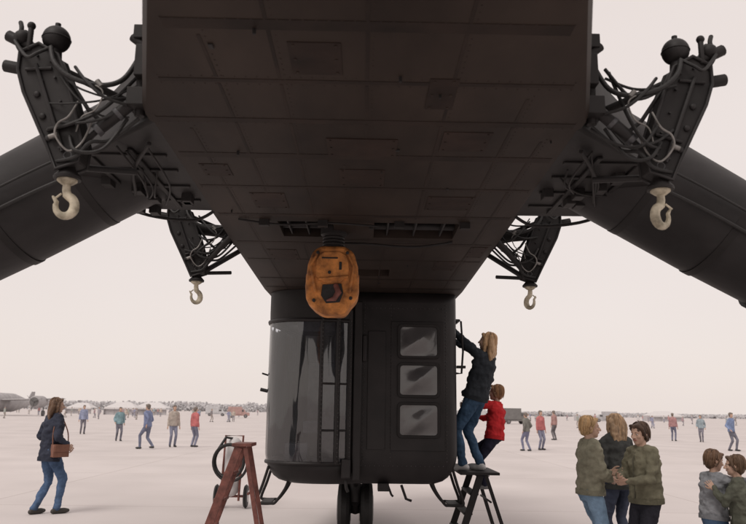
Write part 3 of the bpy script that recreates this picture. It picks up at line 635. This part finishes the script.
human('standing_child',place(706,6.7),HEAD(.8,.25),1.17,dict(lean=5,hL=(-.05,.34,1.40),hR=(.12,.40,1.40),eL=(-1,0,.2),eR=(1,0,.0),headpitch=-10,headyaw=-10,curl=.5),top=(.27,.28,.30),legs=(.11,.19,.32),hair=(.13,.075,.045),headscale=1.2,ln='jeans',bulk=1.12,skirtlen=-.02,seed=9)
human('standing_child',place(735,6.5),HEAD(-.75,.45),1.14,dict(lean=4,hL=(-.1,.34,1.36),hR=(.25,.2,1.0)),top=(.11,.115,.09),legs=(.08,.10,.16),hair=(.10,.06,.035),headscale=1.2,bulk=1.15,seed=10)
walk=dict(lean=3,fL=(-.08,.24,0),fR=(.08,-.24,.03),hL=(-.24,-.15,.92),hR=(.24,.22,.95),pel=(0,0,.88))
walk2=dict(lean=2,fL=(-.08,.13,0),fR=(.08,-.12,.0),hL=(-.25,-.02,.9),hR=(.24,.1,.95),pel=(0,0,.91))
stand=dict()
def hz(c,f): return tuple(a*(1-f)+b_*f for a,b_ in zip(c,(.60,.55,.55)))  # blends a pale haze tone into the colours of far people
mid=[(118,441,(.10,.24,.28),(.05,.06,.1),walk2,1),(146,449,(.08,.13,.28),(.05,.08,.16),walk,-1),(172,447,(.35,.30,.25),(.1,.12,.2),stand,1),(193,447,(.45,.06,.06),(.1,.12,.2),stand,1),(82,434,(.2,.25,.4),(.05,.05,.08),stand,1),
(527,451,(.07,.08,.06),(.08,.1,.2),walk2,-1),(541,450,(.42,.06,.06),(.1,.12,.2),stand,1),(555,440,(.3,.14,.12),(.05,.05,.06),stand,-1),(733,451,(.10,.18,.36),(.05,.06,.1),walk2,1),(674,441,(.3,.12,.12),(.06,.08,.16),stand,1),(702,442,(.2,.28,.32),(.1,.1,.14),walk2,-1)]
for i,(px,py,tc_,lc,po,dr) in enumerate(mid):
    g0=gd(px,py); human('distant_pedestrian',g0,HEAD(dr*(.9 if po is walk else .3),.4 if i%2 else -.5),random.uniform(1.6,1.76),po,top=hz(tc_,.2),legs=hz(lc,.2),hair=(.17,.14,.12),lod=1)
crowd=empty('distant_crowd')
temps=[]
tops=[(.45,.10,.09),(.10,.15,.34),(.6,.6,.6),(.07,.07,.08),(.18,.25,.2),(.45,.37,.28),(.15,.28,.34),(.32,.16,.2),(.5,.5,.5),(.2,.2,.25)]
for i,tcx in enumerate(tops):
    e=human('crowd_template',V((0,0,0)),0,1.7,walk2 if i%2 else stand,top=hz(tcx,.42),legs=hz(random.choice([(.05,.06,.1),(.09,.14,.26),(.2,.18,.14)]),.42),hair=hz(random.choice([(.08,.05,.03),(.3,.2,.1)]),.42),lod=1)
    bm=bmesh.new(); mats=[]
    for ch_ in list(e.children):
        mi=len(mats); mats.append(ch_.data.materials[0]); k0=len(bm.faces); bm.from_mesh(ch_.data); bm.faces.ensure_lookup_table()
        for f in bm.faces[k0:]: f.material_index=mi; f.smooth=True
        bpy.data.objects.remove(ch_)
    me=bpy.data.meshes.new('crowd_person_%d'%i); bm.to_mesh(me); bm.free()
    for mm_ in mats: me.materials.append(mm_)
    temps.append(me); bpy.data.objects.remove(e)
for i in range(100):
    left=random.random()<.55
    cl_=random.choice([20,70,95,125,140,160,205,240]) if left else random.choice([500,530,575,650,690,730])
    px=random.gauss(cl_,9)
    d=random.uniform(85,130) if random.random()<.35 else random.uniform(130,260)
    o=bpy.data.objects.new('person_%03d'%i,random.choice(temps)); COL.objects.link(o); o.parent=crowd
    x=(px-364)/F*d+random.uniform(-1,1); o.location=(x,d,0); o.rotation_euler=(0,0,random.uniform(0,6.28)); o.scale=(1,1,random.uniform(.88,1.06))
# ================================================================= DISTANT THINGS
m_tree=mat('hazy_foliage',(.50,.49,.50),.9,.05,.08,spec=.02)  # aerial haze is put into this pale base colour
rs=random.Random(3); vs_=[];fs_=[]
def leafquad(c,s):
    n_=V((rs.uniform(-1,1),rs.uniform(-1,-.1),rs.uniform(-.2,1))).normalized(); a,b_=frame(n_); o=len(vs_)
    for u,v in((-1,-.7),(1,-.8),(.8,1),(-.9,.8)): vs_.append(c+a*u*s+b_*v*s)
    fs_.append((o,o+1,o+2,o+3))
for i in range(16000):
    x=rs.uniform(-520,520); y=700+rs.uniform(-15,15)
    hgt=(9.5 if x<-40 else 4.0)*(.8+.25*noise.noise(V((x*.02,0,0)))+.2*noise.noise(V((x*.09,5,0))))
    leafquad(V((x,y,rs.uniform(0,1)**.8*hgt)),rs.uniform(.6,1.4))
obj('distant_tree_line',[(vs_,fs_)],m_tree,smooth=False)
m_tw=mat('tent_wall',(.50,.48,.49),.8,2,.1)
def tent(px,d,w_,h_,name='white_marquee'):
    x=(px-364)/F*d; e=empty(name,(0,0,0)); y=d
    eave=h_*.55
    obj('canopy',[([V((x-w_/2,y-3,eave)),V((x+w_/2,y-3,eave)),V((x+w_/2,y+3,eave)),V((x-w_/2,y+3,eave)),V((x-w_*.2,y,h_)),V((x+w_*.2,y,h_)),V((x,y,h_*1.08))],[(0,1,5,4),(1,2,5),(2,3,4,5),(3,0,4)]),box((x,y-3.02,eave-.2),(w_,.03,.4))],m_white,e,False)
    obj('walls',[box((x,y-2.4,eave/2),(w_*.96,.05,eave)),box((x-w_/2+.05,y,eave/2),(.05,5.8,eave))],m_tw,e,False)
    obj('poles',[tube([(x+sx*w_/2,y-3,0),(x+sx*w_/2,y-3,eave)],.05,6) for sx in(-1,-.33,.33,1)],m_alu,e)
for px,d,w_,h_ in((132,190,8,3.2),(160,200,9,3.3),(92,210,7,3.0),(590,200,8,2.9),(660,220,10,3.0)): tent(px,d,w_,h_)
def truck(px,d,colr,yawd,name,box_col=None,L=5.2,hh=2.3):
    x=(px-364)/F*d; e=empty(name); R=Matrix.Translation((x,d,0))@Matrix.Rotation(math.radians(yawd),4,'Z'); tf=lambda v:R@v
    mb=mat('vehicle_paint',colr,.4,2,.15); mb2=mat('body_paint',box_col or colr,.5,2,.15)
    mt=mat('hazy_tyre',(.12,.11,.11),.8,5,.2)
    side=[(-L/2,.45),(L/2,.45),(L/2,1.05),(L/2-.75,1.15),(L/2-1.15,1.75),(L/2-1.9,1.78),(-L/2,1.78)]
    obj('cab_body',[prism([V((a,0,b_)) for a,b_ in side],(0,1.8,0))],mb,e,bevel=.06,tf=tf)
    obj('cargo_body',[box((-L*.16,0,(hh+.6)/2+.1),(L*.62,1.95,hh-.6))],mb2,e,bevel=.05,tf=tf)
    obj('windows',[box((L/2-1.5,s_*.905,1.42),(.65,.01,.42)) for s_ in(-1,1)]+[box((L/2-.94,0,1.45),(.02,1.5,.5),Matrix.Rotation(math.radians(-33),3,'Y'))],m_pane,e,tf=tf)
    obj('wheels',[tube([(a,s_*.75,.38),(a,s_*.97,.38)],.38,20) for a in(-L*.3,L*.32) for s_ in(-1,1)],mt,e,bevel=.03,tf=tf)
    obj('hubs',[tube([(a,s_*.96,.38),(a,s_*.985,.38)],.18,14) for a in(-L*.3,L*.32) for s_ in(-1,1)],m_alu,e,tf=tf)
truck(244,150,(.42,.27,.25),8,'red_truck',L=4.4,hh=2.1); truck(514,115,(.17,.165,.16),15,'army_truck',L=4.8)  # red truck's colour is paled to carry distance haze
truck(482,170,(.5,.5,.5),0,'white_van'); truck(604,170,(.40,.39,.40),170,'grey_van'); truck(222,190,(.5,.5,.51),5,'white_van')
e=empty('parked_airplane'); d=135; x0=(8-364)/F*d
mA=mat('airplane_hazed_grey',(.36,.345,.35),.6,1,.2)  # grey lightened with distance haze painted into it
rings=[]
for yy,r in((-6.2,.12),(-5.9,.7),(-5,1.3),(-2,1.75),(6,1.7),(12,.7),(15,.2)): rings.append([V((x0+r*math.cos(2*math.pi*k/24),d+yy,2.35+r*math.sin(2*math.pi*k/24))) for k in range(24)])
obj('body',[loft(rings)],mA,e)
obj('wings',[loft([[V((x0+sx*12*t+0,d-1+.8*t,2.7+.4*t+.18)),V((x0+sx*12*t,d-2.2+1.0*t,2.7+.4*t)),V((x0+sx*12*t,d-1+.8*t,2.55+.4*t)),V((x0+sx*12*t,d+2-.6*t,2.7+.4*t))] for t in(0,.5,1)]) for sx in(-1,1)],mA,e)
obj('tail',[prism([V((x0,d+12,2.6)),V((x0,d+15,2.6)),V((x0,d+15.4,4.6)),V((x0,d+14,4.6))],(.15,0,0)),box((x0,d+14,2.9),(8,1.4,.12))],mA,e)
obj('engines',[tube([(x0+sx*8.6,d-4.1,2.5),(x0+sx*8.6,d-3.8,2.5),(x0+sx*8.6,d-1,2.5),(x0+sx*8.6,d+1,2.5)],[.7,1.05,1.05,.4],24) for sx in(-1,1)],mA,e)
m_hz=mat('hazed_dark_grey',(.14,.135,.135),.7,3,.2)  # dark grey with distance haze in its colour: intakes, windscreen, propellers, undercarriage
obj('intakes',[tube([(x0+sx*8.6,d-4.2,2.5),(x0+sx*8.6,d-4.1,2.5)],.8,20) for sx in(-1,1)]+[box((x0,d-5.0,3.2),(1.6,.9,.45))],m_hz,e,bevel=.05)
pr=[]
for sx in(-1,1):
    for a in(20,140,260):
        t=math.radians(a); pr.append(tube([(x0+sx*8.6,d-4.3,2.5),(x0+sx*8.6+1.6*math.cos(t),d-4.3,2.5+1.6*math.sin(t))],[.11,.06],6,.3))
obj('propellers',pr,m_hz,e)
obj('undercarriage',[tube([(x0+a,d+b_,2.0),(x0+a,d+b_,.5)],.1,8) for a,b_ in((0,-5),(-8.6,0),(8.6,0))]+[tube([(x0+a-.16,d+b_,.5),(x0+a+.16,d+b_,.5)],.5,20) for a,b_ in((0,-5),(-8.6,0),(8.6,0))],m_hz,e)
